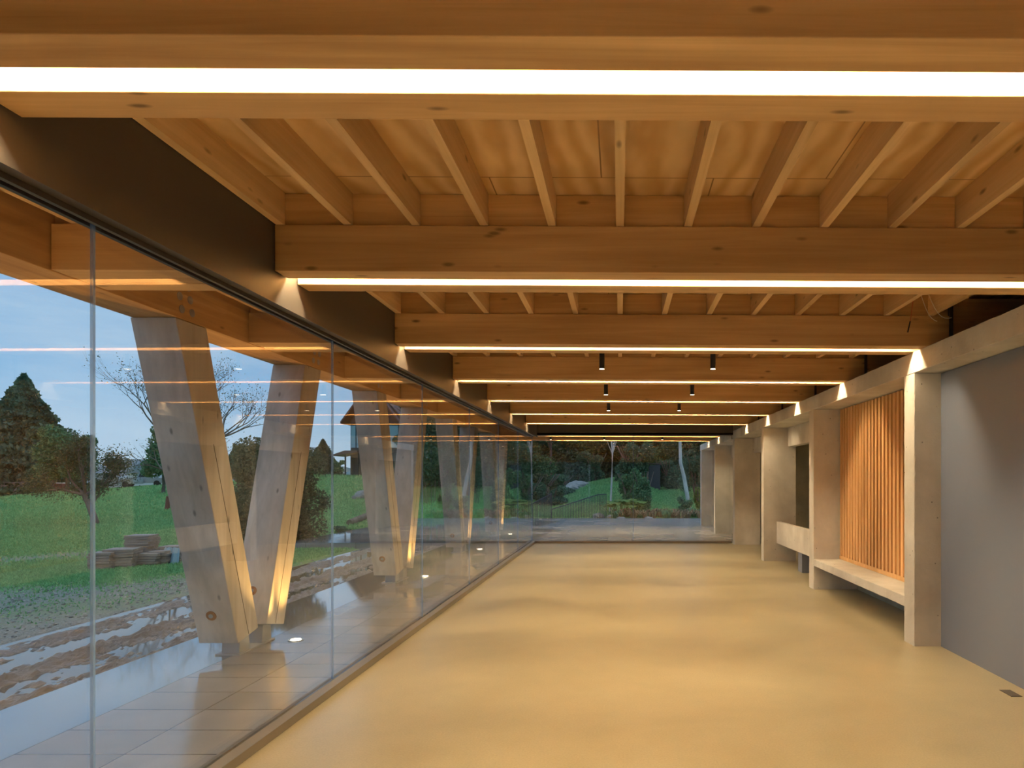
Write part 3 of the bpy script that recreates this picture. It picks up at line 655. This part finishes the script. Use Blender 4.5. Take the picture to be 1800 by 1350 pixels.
# ---- vegetation
def leaves(centers, size, dens_jit, aspect=1.0, droop=0):
    n_ = len(centers); C = np.asarray(centers); s = size*RNG.uniform(.6, 1.4, (n_,1))
    a = RNG.normal(size=(n_,3)); a /= np.linalg.norm(a, axis=1, keepdims=True)
    b = np.cross(a, RNG.normal(size=(n_,3))); b /= np.linalg.norm(b, axis=1, keepdims=True)+1e-9
    a = a*s*aspect; b = b*s*.55
    V = np.stack([C-a, C+b, C+a, C-b], 1).reshape(-1,3); F = np.arange(n_*4).reshape(-1,4); return V, F
def blob_pts(n_, c, r, shell=.55):
    d = RNG.normal(size=(n_,3)); d /= np.linalg.norm(d, axis=1, keepdims=True); u = RNG.uniform(shell, 1, (n_,1))**(1/2)
    return np.asarray(c) + d*u*np.asarray(r)
def branchy(mb, p, d, ln, r, depth, ends, spread=.6, up=.15, nb=(2,3), seg=3):
    pts = [p]; q = Vector(p); dd = Vector(d).normalized()
    for i in range(seg):
        dd = (dd + Vector((random.uniform(-1,1), random.uniform(-1,1), random.uniform(-.6,1)*1))*.16 + Vector((0,0,up*.3))).normalized()
        q = q + dd*ln/seg; pts.append(Vector(q))
    mb.tube(pts, [r*(1-.45*i/seg) for i in range(seg+1)], 6 if depth > 1 else 4, cap=False)
    if depth == 0: ends.append(q); return
    for i in range(random.randint(*nb)):
        nd = (dd + Vector((random.uniform(-1,1), random.uniform(-1,1), random.uniform(-.5,.8)))*spread).normalized()
        st = pts[-1] if i == 0 or random.random() < .6 else pts[-2]
        branchy(mb, st, nd, ln*random.uniform(.55,.8), r*.5, depth-1, ends, spread, up, nb, seg)
    ends.append(q)
def tree(name, lab, px, D, height, crown_r, mat, trunk_h=None, trunk_r=.15, nleaf=9000, size=.12, blobs=14, cat='tree', group=None, bark='bark', x=None, shape='round'):
    p = at(px, D, 0) if x is None else Vector((x, D, 0)); p.z = gz(p.x, p.y)-.05
    r = thing(name, lab, cat, p, group); th = trunk_h if trunk_h is not None else height*.3
    mb = MB(); mb.tube([p, p+Vector((.05,0,th)), p+Vector((-.05,.05,height*.8))], [trunk_r, trunk_r*.8, trunk_r*.25], 8)
    for i in range(9):
        z0 = random.uniform(th, height*.7); a = random.uniform(0, 6.28)
        mb.tube([p+Vector((0,0,z0)), p+Vector((math.cos(a)*crown_r*.4, math.sin(a)*crown_r*.4, z0+height*.10)), p+Vector((math.cos(a)*crown_r*.8, math.sin(a)*crown_r*.8, z0+height*.14))], [trunk_r*.4, trunk_r*.25, trunk_r*.08], 5, cap=False)
    sub(mb, 'trunk', M[bark], r)
    P = []
    if shape == 'cone':
        n_ = nleaf; t = RNG.uniform(0,1,n_)**.75; z = th*.4 + (height-th*.4)*(1-t)
        tiers = 1+.10*np.sin(z*5.1+RNG.uniform(0,1.6,n_)); rad = crown_r*t**.85*tiers*RNG.uniform(.35,1.08,n_)**.5
        a = RNG.uniform(0,6.283,n_); lob = 1+.16*np.sin(a*5+z*1.3); P = np.stack([rad*lob*np.cos(a), rad*lob*np.sin(a), z - .12*rad], -1)
    else:
        for i in range(blobs):
            a = random.uniform(0, 6.28); rr = crown_r*random.uniform(.1,.75); z = random.uniform(th+(.02 if group else .1)*height, height*.88)
            if shape == 'column': rr *= .5
            s_ = crown_r*random.uniform(.28,.5)*(1 if z < height*.75 else .75); rr *= (1.15 if group and z < height*.4 else 1)
            P.append(blob_pts(nleaf//blobs, (math.cos(a)*rr, math.sin(a)*rr, z), (s_, s_, s_*.8), .25))
        P = np.concatenate(P)
    Vv, Ff = leaves(P, size, 1)
    np_mesh('foliage', Vv, Ff, M[mat], parent=r); return r
# far left conifer and its neighbours
tree('conifer_tree', 'tall dark conifer at the left edge across the lawn', 42, 74, 13.0, 5.6, 'conifer', 1.2, .45, 26000, .26, shape='cone')
tree('conifer_tree', 'second dark conifer just behind the tall left one', -70, 84, 10.5, 5.5, 'conifer', 1, .4, 16000, .28, shape='cone')
tree('round_tree', 'rounded leafy tree right of the tall conifer', 118, 66, 6.6, 2.9, 'leaf', 1.2, .25, 9000, .15)
tree('round_tree', 'small tree at the right foot of the conifer', 92, 68, 7.6, 2.6, 'leafdark', 1.2, .25, 8000, .16)
tree('leafy_tree', 'leafy tree peeping out left of the nearest V column', 287, 44, 4.6, 1.35, 'leaf', .9, .15, 8000, .09, 40)
tree('conifer_tree', 'bushy evergreen between the nearest V column and the dark house', 568, 66, 3.6, 1.75, 'leafolive', .4, .2, 8000, .13, shape='cone')
tree('evergreen_shrub', 'low evergreen left of the bushy one, beside the V column', 548, 64, 2.4, 1.3, 'leaf', .2, .1, 4000, .12, cat='shrub')
tree('evergreen_shrub', 'low round shrub beside the dark house', 590, 66, 1.7, .8, 'leaf', .2, .1, 2500, .10, cat='shrub')
tree('hedge_bush', 'big brown-green bush growing behind the nearest V column', 478, 17.2, 2.75, 1.3, 'leafolive', .0, .06, 40000, .038, 34, cat='bush')
tree('hedge_bush', 'dark bush beside the far leg of the nearest V column', 517, 17.6, 1.5, .62, 'leafolive', .0, .05, 12000, .033, 16, cat='bush')
tree('hedge_bush', 'dark green bush between the legs of the nearest V column', 418, 19, 2.9, .75, 'leafdark', .0, .05, 14000, .035, 16, cat='bush')
# bare trees
def bare_tree(px, D, trunk, lab, depth, ln, r0, dirs, nleaf, size, mat):
    p = at(px, D, 0); p.z = gz(p.x, p.y)-.05; r = thing('apple_tree', lab, 'tree', p)
    mb = MB(); ends = []; pts = [p]+[p+Vector(t) for t in trunk]
    mb.tube(pts, [r0*(1-.35*i/len(pts)) for i in range(len(pts))], 10)
    for d in dirs: branchy(mb, pts[-1], d, ln, r0*.5, depth, ends, .75, .1, (2,3))
    for d in dirs[:2]: branchy(mb, pts[-2], d, ln*.7, r0*.4, depth-1, ends, .8, .0, (2,3))
    sub(mb, 'branches', M['bark'], r)
    if nleaf:
        E = np.array([tuple(e_-p) for e_ in ends]); idx = RNG.integers(0, len(E), nleaf); P = E[idx]+RNG.normal(size=(nleaf,3))*.13
        Vv, Ff = leaves(P, size, 1); np_mesh('foliage', Vv, Ff, M[mat], parent=r)
    return r
random.seed(21)
bare_tree(170, 24.5, [(-.25,0,.7),(-.42,0,1.1)], 'crooked old apple tree on the lawn behind the first glass joint', 4, .72, .12, [(-1,.2,.7),(1,.1,.8),(.5,-.5,1),(-.4,.5,1.1),(1.2,0,.3),(-1.3,0,.3)], 11000, .035, 'leafolive')
random.seed(5)
bare_tree(325, 27, [(0,0,1.2),(.05,0,2.2)], 'tall bare tree reaching out on both sides of the nearest V column', 5, 1.55, .16, [(-1,0,.75),(1,0,.8),(.2,0,1.2),(-.7,.2,1.0),(.9,.3,.45),(-.9,-.3,1.1)], 2500, .03, 'leafolive')
random.seed(11)
# trees behind the second and third V columns and beyond the end glass
tw = [(716,40,7.5,1.0,'leafdark','slim dark tree between the second V column and the end of the house'), (760,33,7.2,1.3,'leafdark','dark evergreen between the second and third V columns'),
      (788,36,8,1.5,'leafdark','dark evergreen behind the third V column'), (835,38,9,2.0,'leafdark','broad dark tree behind the farthest V column'), (880,44,10,2.5,'leafdark','dark tree right of the farthest V column'),
      (925,46,10,2.6,'leaf','mid-green tree behind the glass corner'), (968,50,11,3.0,'leafdark','dark tree left of the rock outcrop'), (1015,53,11,3.0,'leaf','mid-green tree above the rock outcrop'),
      (1050,56,12,3.0,'leafdark','dark tree above the top of the lawn slope'), (1095,52,11,3.2,'leafolive','olive tree behind the thin pale trunk'), (1135,55,11,3.0,'leafdark','dark tree behind the far glass joint'),
      (1170,50,10,2.8,'leaf','mid-green tree behind the dark kiosk'), (1212,46,6.6,2.2,'leafdark','dark tree behind the leaning pale trunk'), (1250,50,5.2,2.4,'leafolive','lower tree beside the outside columns'), (1000,62,13,4.0,'leafdark','tallest dark tree in the back row, left'), (1090,66,13,4.2,'leafdark','tallest dark tree in the back row, centre'), (1180,64,12,4.0,'leafdark','tallest dark tree in the back row, right'), (905,60,13,4.4,'leafdark','tall dark tree in the back row behind the glass corner'), (820,52,12,3.6,'leafdark','tall dark tree in the back row behind the third V column')]
for i_, (px_, D_) in enumerate(((1290,44),(1335,50),(1375,42),(1420,52),(1465,45),(1510,56),(1560,48),(1610,58),(1660,50))):
    tw.append((px_, D_, 9, 3.2, 'leafdark' if i_ % 2 else 'leaf', 'evergreen tree beyond the terrace, %s hidden behind the concrete columns' % ORD[i_]))
for px, D, h, cr_, mt, lb in tw:
    tree('evergreen_tree', lb, px, D, h*.78, cr_*.86, mt, .2, .16, 17000, .09 if D < 50 else .12, 30, group='evergreen trees beyond the terrace')
# hedge row of slender stems below the dark evergreens
for i, (px, D) in enumerate(((748,30),(757,30.5),(766,31),(775,31),(838,31),(905,33))):
    p = at(px, D, 0); p.z = gz(p.x, p.y)-.05; r = thing('bamboo_clump', 'clump of slender dark stems %s' % ['left of the gap after the second V column','second in the gap after the second V column','third in the gap after the second V column','last in the gap after the second V column','just right of the third V column','right of the farthest V column'][i], 'bamboo', p, 'clumps of slender stems')
    mb = MB()
    for k_ in range(9):
        b0 = p+Vector((random.uniform(-.35,.35), random.uniform(-.3,.3), 0)); mb.tube([b0, b0+Vector((random.uniform(-.15,.15),0,1.4)), b0+Vector((random.uniform(-.5,.5),0,3.2))], [.025,.02,.01], 5, cap=False)
    sub(mb, 'stems', M['bark'], r); Vv, Ff = leaves(blob_pts(5200, (0,0,2.4), (.7,.6,1.7), .1), .06, 1); np_mesh('foliage', Vv, Ff, M['leafdark'], parent=r)
# dark multi-stem shrub and others in the bed past the terrace
def shrub(name, lab, px, D, w, h, mat, n_=3500, size=.05, zoff=0, asp=1.0, cat='shrub', group=None):
    p = at(px, D, 0); p.z = gz(p.x, p.y)+zoff-.03; r = thing(name, lab, cat, p, group); mb = MB()
    for k_ in range(8):
        a = random.uniform(0,6.28); mb.tube([p, p+Vector((math.cos(a)*w*.15, math.sin(a)*w*.15, h*.45)), p+Vector((math.cos(a)*w*.4, math.sin(a)*w*.4, h*.9))], [.03*w,.02*w,.008*w], 5, cap=False)
    sub(mb, 'stems', M['bark'], r)
    P = []
    for q in range(9):
        a = random.uniform(0,6.28); rr = w*random.uniform(.05,.38); zz = h*random.uniform(.12,.8); P.append(blob_pts(n_//9, (math.cos(a)*rr, math.sin(a)*rr, zz), (w*random.uniform(.14,.26), w*.22, h*random.uniform(.13,.24)), .1))
    Vv, Ff = leaves(np.concatenate(P), size, 1, asp); np_mesh('foliage', Vv, Ff, M[mat], parent=r); return r
shrub('evergreen_shrub', 'dark green many-stemmed shrub just right of the far glass joint', 1132, 29.5, 1.3, 2.1, 'leaf', 6500, .05)
shrub('evergreen_shrub', 'bright green shrub next to the outside columns', 1229, 30, .7, 1.5, 'leafbright', 2500, .05)
shrub('evergreen_shrub', 'leafy bush at the foot of the leaning pale trunk', 1208, 30, .8, .8, 'leaf', 2000, .05)
shrub('evergreen_shrub', 'bushy shrub left of the rock outcrop', 955, 36, 2.2, 1.5, 'leafolive', 4200, .07)
shrub('evergreen_shrub', 'shrub on the slope under the left dark tree', 985, 38, 1.8, 1.3, 'leafdark', 3500, .07)
shrub('evergreen_shrub', 'shrub right of the thin pale trunk', 1103, 33, 1.3, 1.6, 'leaf', 3500, .06)
shrub('evergreen_shrub', 'wide dark shrub at the top of the lawn slope', 1112, 40, 2.4, 2.6, 'leafdark', 6500, .07)
shrub('evergreen_shrub', 'dark shrub under the trees right of the grey hut', 1178, 42, 2.2, 2.0, 'leafdark', 5500, .07)
shrub('evergreen_shrub', 'dark shrub behind the bright green one', 1222, 37, 1.8, 2.6, 'leafdark', 5500, .06)
shrub('evergreen_shrub', 'shrub just left of the level railing end', 1046, 45, 2.0, 2.2, 'leafdark', 4500, .07)
shrub('evergreen_shrub', 'dark shrub behind the glass corner', 930, 33, 1.8, 1.6, 'leafdark', 4500, .06)
shrub('evergreen_shrub', 'dark shrub at the near foot of the rock outcrop', 972, 33.5, 1.5, 1.1, 'leafdark', 3500, .055)
for i, px in enumerate((598, 612, 628, 641)): shrub('ground_shrub', 'low dark ground shrub on the bank, %s' % ['leftmost','second from the left','third from the left','nearest the log'][i], px, 20.5+.2*i, .55, .26, 'leafdark', 900, .035, group='low shrubs on the bank')
# dry ferns, one clump at a time
for i in range(14):
    px = 1078+i*11.8; D = 27.5+1.1*((i*7) % 5)/4; p = at(px, D, 0); p.z = gz(p.x,p.y)+.12
    cs = []; V_ = []; F_ = []
    for k_ in range(34):
        a = random.uniform(0,6.28); ln = random.uniform(.3,.62); w_ = .022; d = Vector((math.cos(a), math.sin(a), 0)); s_ = Vector((-d.y, d.x, 0))*w_
        q0 = Vector((0,0,-.35)); q1 = d*ln*.5+Vector((0,0,ln*.42)); q2 = d*ln+Vector((0,0,ln*random.uniform(0,.4)))
        b_ = len(V_); V_ += [q0-s_, q0+s_, q1+s_, q1-s_, q2+s_*.3, q2-s_*.3]; F_ += [(b_,b_+1,b_+2,b_+3),(b_+3,b_+2,b_+4,b_+5)]
    o = MB().add([v+p for v in V_], F_).build('dry_fern', M['drygrass'] if i % 4 else M['leaf'], origin=p)
    tag(o, 'brown dry fern clump in the bed beyond the terrace, number %s from the left' % (ORD[i] if i else 'first'), 'fern', 'dry ferns beyond the terrace')
    if i == 0: o['label'] = 'brown dry fern clump at the left end of the bed beyond the terrace'
    else: o['label'] = 'dry fern clump, %s from the left in the bed beyond the terrace' % ORD[i]
# big-leaved plants
for i, (px, D) in enumerate(((1072,28.3),(1084,28.1),(1096,28.5),(1109,28.2),(1118,28.8))):
    p = at(px, D, 0); p.z = gz(p.x,p.y)+.0; r = thing('big_leaf_plant', 'broad-leaved green plant in the bed, %s' % ['leftmost, at the foot of the pale trunk','second from the left','middle one of five','fourth from the left','rightmost, by the glass joint'][i], 'plant', p, 'broad-leaved plants')
    for k_ in range(6):
        a = k_*1.05+random.random(); ln = random.uniform(.25,.42); c_ = p+Vector((math.cos(a)*ln, math.sin(a)*ln, random.uniform(.5,.75)))
        mb = MB().tube([p, c_], .012, 5); lf = sub(mb, 'stem', M['leafbright'], r)
        vs = [c_+Vector((0,0,.03))]; n_ = 10
        for q in range(n_): t = 2*math.pi*q/n_; rr = .22*(1+.18*math.cos(5*t)); vs.append(c_+Vector((math.cos(t)*rr, math.sin(t)*rr, -.05+.04*math.cos(t*3))))
        ob = sub(MB().add(vs, [(0, q+1, (q+1) % n_+1) for q in range(n_)]), 'leaf', M['leafbright'], r)
# pale trunks
def pale(lab, pts, r0, leafn):
    p = Vector(pts[0]); r = thing('pale_trunk_tree', lab, 'tree', p); mb = MB().tube(pts, [r0*(1-.4*i/(len(pts)-1)) for i in range(len(pts))], 8)
    e_ = Vector(pts[-1])
    for k_ in range(5): mb.tube([Vector(pts[-2]), Vector(pts[-2]).lerp(e_, .6)+Vector((random.uniform(-.5,.5),0,.5)), e_+Vector((random.uniform(-1.2,1.2), random.uniform(-.5,.5), .9))], [r0*.4,r0*.25,r0*.1], 5, cap=False)
    sub(mb, 'trunk', M['palebark'], r); Vv, Ff = leaves(blob_pts(leafn, tuple(e_-p+Vector((0,0,1.1))), (1.5,1,1.0), .2), .06, 1); np_mesh('foliage', Vv, Ff, M['leaf'], parent=r)
a = at(1072.5, 29.5, 0); pale('thin pale tree trunk rising from the big-leaved plants', [(a.x,a.y,gz(a.x,a.y)), (a.x+.07,a.y,1.5), (a.x+.10,a.y,2.6), (a.x+.02,a.y,4.0)], .045, 2500)
a = at(1212, 32, 0); pale('leaning pale tree trunk near the outside columns', [(a.x,a.y,gz(a.x,a.y)), (a.x-.25,a.y,1.6), (a.x-.42,a.y,2.3), (a.x-.45,a.y,3.6), (a.x-.5,a.y,5.0)], .10, 2500)
# railing of the stair at the terrace end
def railing(p0, p1, zt0, zt1, zb0, zb1, lab, nb):
    r = thing('stair_railing', lab, 'railing', ((p0[0]+p1[0])/2, (p0[1]+p1[1])/2, 0), 'dark stair railings'); P0 = Vector((*p0, 0)); P1 = Vector((*p1, 0))
    sub(MB().tube([P0+Vector((0,0,zt0)), P1+Vector((0,0,zt1))], .022, 6), 'handrail', M['railing'], r)
    sub(MB().tube([P0+Vector((0,0,zb0)), P1+Vector((0,0,zb1))], .018, 6), 'bottom_rail', M['railing'], r)
    for i in range(nb+1):
        t = i/nb; q = P0.lerp(P1, t); a = zb0+(zb1-zb0)*t; b_ = zt0+(zt1-zt0)*t
        sub(MB().box(q.x-.011, q.y-.012, a, q.x+.011, q.y+.012, b_), 'baluster', M['railing'], r)
railing((-2.72, 27.0), (-.83, 27.0), .33, .93, -.5, -.05, 'dark bar railing sloping up beside the lawn beyond the terrace', 30)
railing((-.82, 27.0), (-.55, 27.0), .93, .93, -.15, -.15, 'short level end of the dark railing', 5)
railing((-3.5, 27.35), (-2.74, 27.35), .55, .95, -.4, -.2, 'dark bar railing sloping up at the glass corner', 15)
railing((-5.2, 27.6), (-3.55, 27.6), .5, .5, -.4, -.4, 'level dark bar railing left of the glass corner', 22)
# dark kiosk in the garden
a = at(1150, 41, 0); z0 = gz(a.x, a.y)
ki = thing('garden_kiosk', 'dark grey box-like hut among the trees beyond the far glass joint', 'hut', (a.x, a.y, z0))
sub(MB().prism_y([(a.x-.36,z0-.1),(a.x+.36,z0-.1),(a.x+.36,z0+1.5),(a.x-.30,z0+1.42)], a.y, a.y+.9), 'body', M['railing'], ki); sub(MB().box(a.x-.42, a.y-.05, z0+1.5, a.x+.44, a.y+1.0, z0+1.56), 'roof', M['rail'], ki)

# ---- dark house on the mound
hx, hy = at(650, 58, 0).x, 58; hz = gz(hx, hy)
hs = thing('gabled_house', 'dark timber gabled house with a porch on the grassy mound', 'house', (hx, hy, hz))
HX0, HX1 = at(616,58,0).x, at(712,58,0).x; ztop = 1.5+(843.5-740)*58/1200
sub(MB().box(HX0, hy, hz-.3, at(636,58,0).x, hy+6, 1.5+(843.5-796)*58/1200), 'lower_wall', M['darkwood'], hs)
sub(MB().box(at(616,58,0).x, hy+.05, 1.5+(843.5-795)*58/1200, HX1, hy+6, ztop), 'upper_wall', M['darkwood'], hs)
sub(MB().box(at(636,58,0).x, hy+.1, hz-.3, HX1, hy+5.9, 1.5+(843.5-796)*58/1200), 'ground_floor_wall', M['darkwood'], hs)
zw0, zw1 = 1.5+(843.5-787)*58/1200, 1.5+(843.5-748)*58/1200
for a, b_ in ((617.5, 625), (627, 633), (636, 645), (684, 700)):
    w_ = sub(MB().box(at(a,58,0).x, hy-.03, zw0, at(b_,58,0).x, hy+.04, zw1), 'window_pane', M['cladblue'], hs)
apex = 1.5+(843.5-672)*58/1200; xm = at(655,58,0).x; xl = at(604,58,0).x; xr = 2*xm-xl
zl = 1.5+(843.5-742)*58/1200
sub(MB().prism_y([(xl,zl),(xl,zl-.18),(xm,apex-.2),(xr,zl-.18),(xr,zl),(xm,apex)], hy-.7, hy+6.5), 'gable_roof', M['redroof'], hs)
sub(MB().prism_y([(HX0,ztop),(HX1,ztop),(xm,apex-.25)], hy+.06, hy+.3), 'gable_wall', M['darkwood'], hs)
zp = 1.5+(843.5-800)*58/1200
sub(MB().prism_y([(at(598,58,0).x,zp-.12),(at(598,58,0).x,zp),(at(618,58,0).x,zp+.33),(at(640,58,0).x,zp+.33),(at(640,58,0).x,zp+.2)], hy-1.5, hy+1.0), 'porch_roof', M['redroof'], hs)
for px in (607.5, 629, 634): sub(MB().box(at(px,57,0).x-.05, 56.9, hz-.3, at(px,57,0).x+.05, 57, zp+.12), 'porch_post', M['darkwood'], hs)
# ---- pale houses and pickups across the lawn
def far_house(px0, px1, D, ytop, yroof, lab, wins):
    x0, x1 = at(px0,D,0).x, at(px1,D,0).x; xm = (x0+x1)/2; z0 = gz(xm, D)-.4; zt = 1.5+(843.5-ytop)*D/1200; zr = 1.5+(843.5-yroof)*D/1200
    r = thing('pale_house', lab, 'house', (xm, D, z0), 'pale buildings across the lawn')
    mb = MB().box(x0, D, z0, x1, D+6, zt)
    sub(mb, 'wall', M['white'], r)
    for i in range(6):
        zz = z0+.4+(zt-z0-.4)*i/6; sub(MB().box(x0, D-.03, zz, x1, D, zz+.04), 'siding_board', M['roofgrey'], r)
    sub(MB().prism_x([(D-.6,zt),(D+6.6,zt),(D+3,zr)], x0-.4, x1+.4), 'roof', M['roofgrey'], r)
    for a, b_ in wins: sub(MB().box(at(a,D,0).x, D-.06, zt-1.3, at(b_,D,0).x, D-.01, zt-.35), 'window', M['window'], r)
far_house(168, 220, 88, 832, 806, 'pale sided house seen through the apple tree', ((194,204),))
far_house(228, 270, 98, 824, 812, 'pale house behind the silver pickup', ((232,240),))
far_house(-10, 26, 70, 849, 845, 'low white building at the left edge under the conifer', ((4,7),(14,18)))
far_house(50, 72, 80, 849, 846, 'small white shed right of the conifer trunk', ())
def pickup(px, D, lab, flip=1):
    p = at(px, D, 0); p.z = gz(p.x, p.y)+.0; r = thing('pickup_truck', lab, 'pickup', p, 'pickups parked across the lawn')
    P = lambda L_: [(p.x+flip*a, p.z+b) for a, b in L_]
    pr = P([(-2.6,.45),(2.6,.45),(2.6,1.05),(.9,1.08),(.45,1.75),(-1.0,1.78),(-1.15,1.1),(-2.6,1.1)])
    if flip < 0: pr = pr[::-1]
    sub(MB().prism_y(pr, p.y, p.y+1.8), 'body', M['carpaint'], r, bevel=.05)
    for a, b_ in ((-.95,-.25),(-.15,.42)):
        q = P([(a,1.18),(b_ if b_ < 0 else .62,1.18),(b_,1.62),(a,1.62)])
        if flip < 0: q = q[::-1]
        sub(MB().prism_y(q, p.y-.02, p.y+.01), 'side_window', M['window'], r)
    for a in (-1.6, 1.65): sub(MB().tube([(p.x+a,p.y-.04,p.z+.38),(p.x+a,p.y+.22,p.z+.38)], .38, 16), 'wheel', M['tyre'], r)
pickup(252, 84, 'silver crew-cab pickup parked in front of the pale house', -1)
pickup(196, 82, 'white pickup nose showing behind the apple tree', 1)
p = at(102, 72, 0); z0 = gz(p.x, p.y)-.1
vb = thing('garden_shed', 'small dark red shed between the conifer and the apple tree', 'shed', (p.x, p.y, z0)); sub(MB().box(p.x-.4, p.y, z0, p.x+.4, p.y+1, z0+1.0), 'wall', M['redpost'], vb); sub(MB().box(p.x-.45, p.y-.1, z0+1.0, p.x+.45, p.y+1.1, z0+1.12), 'roof', M['white'], vb)
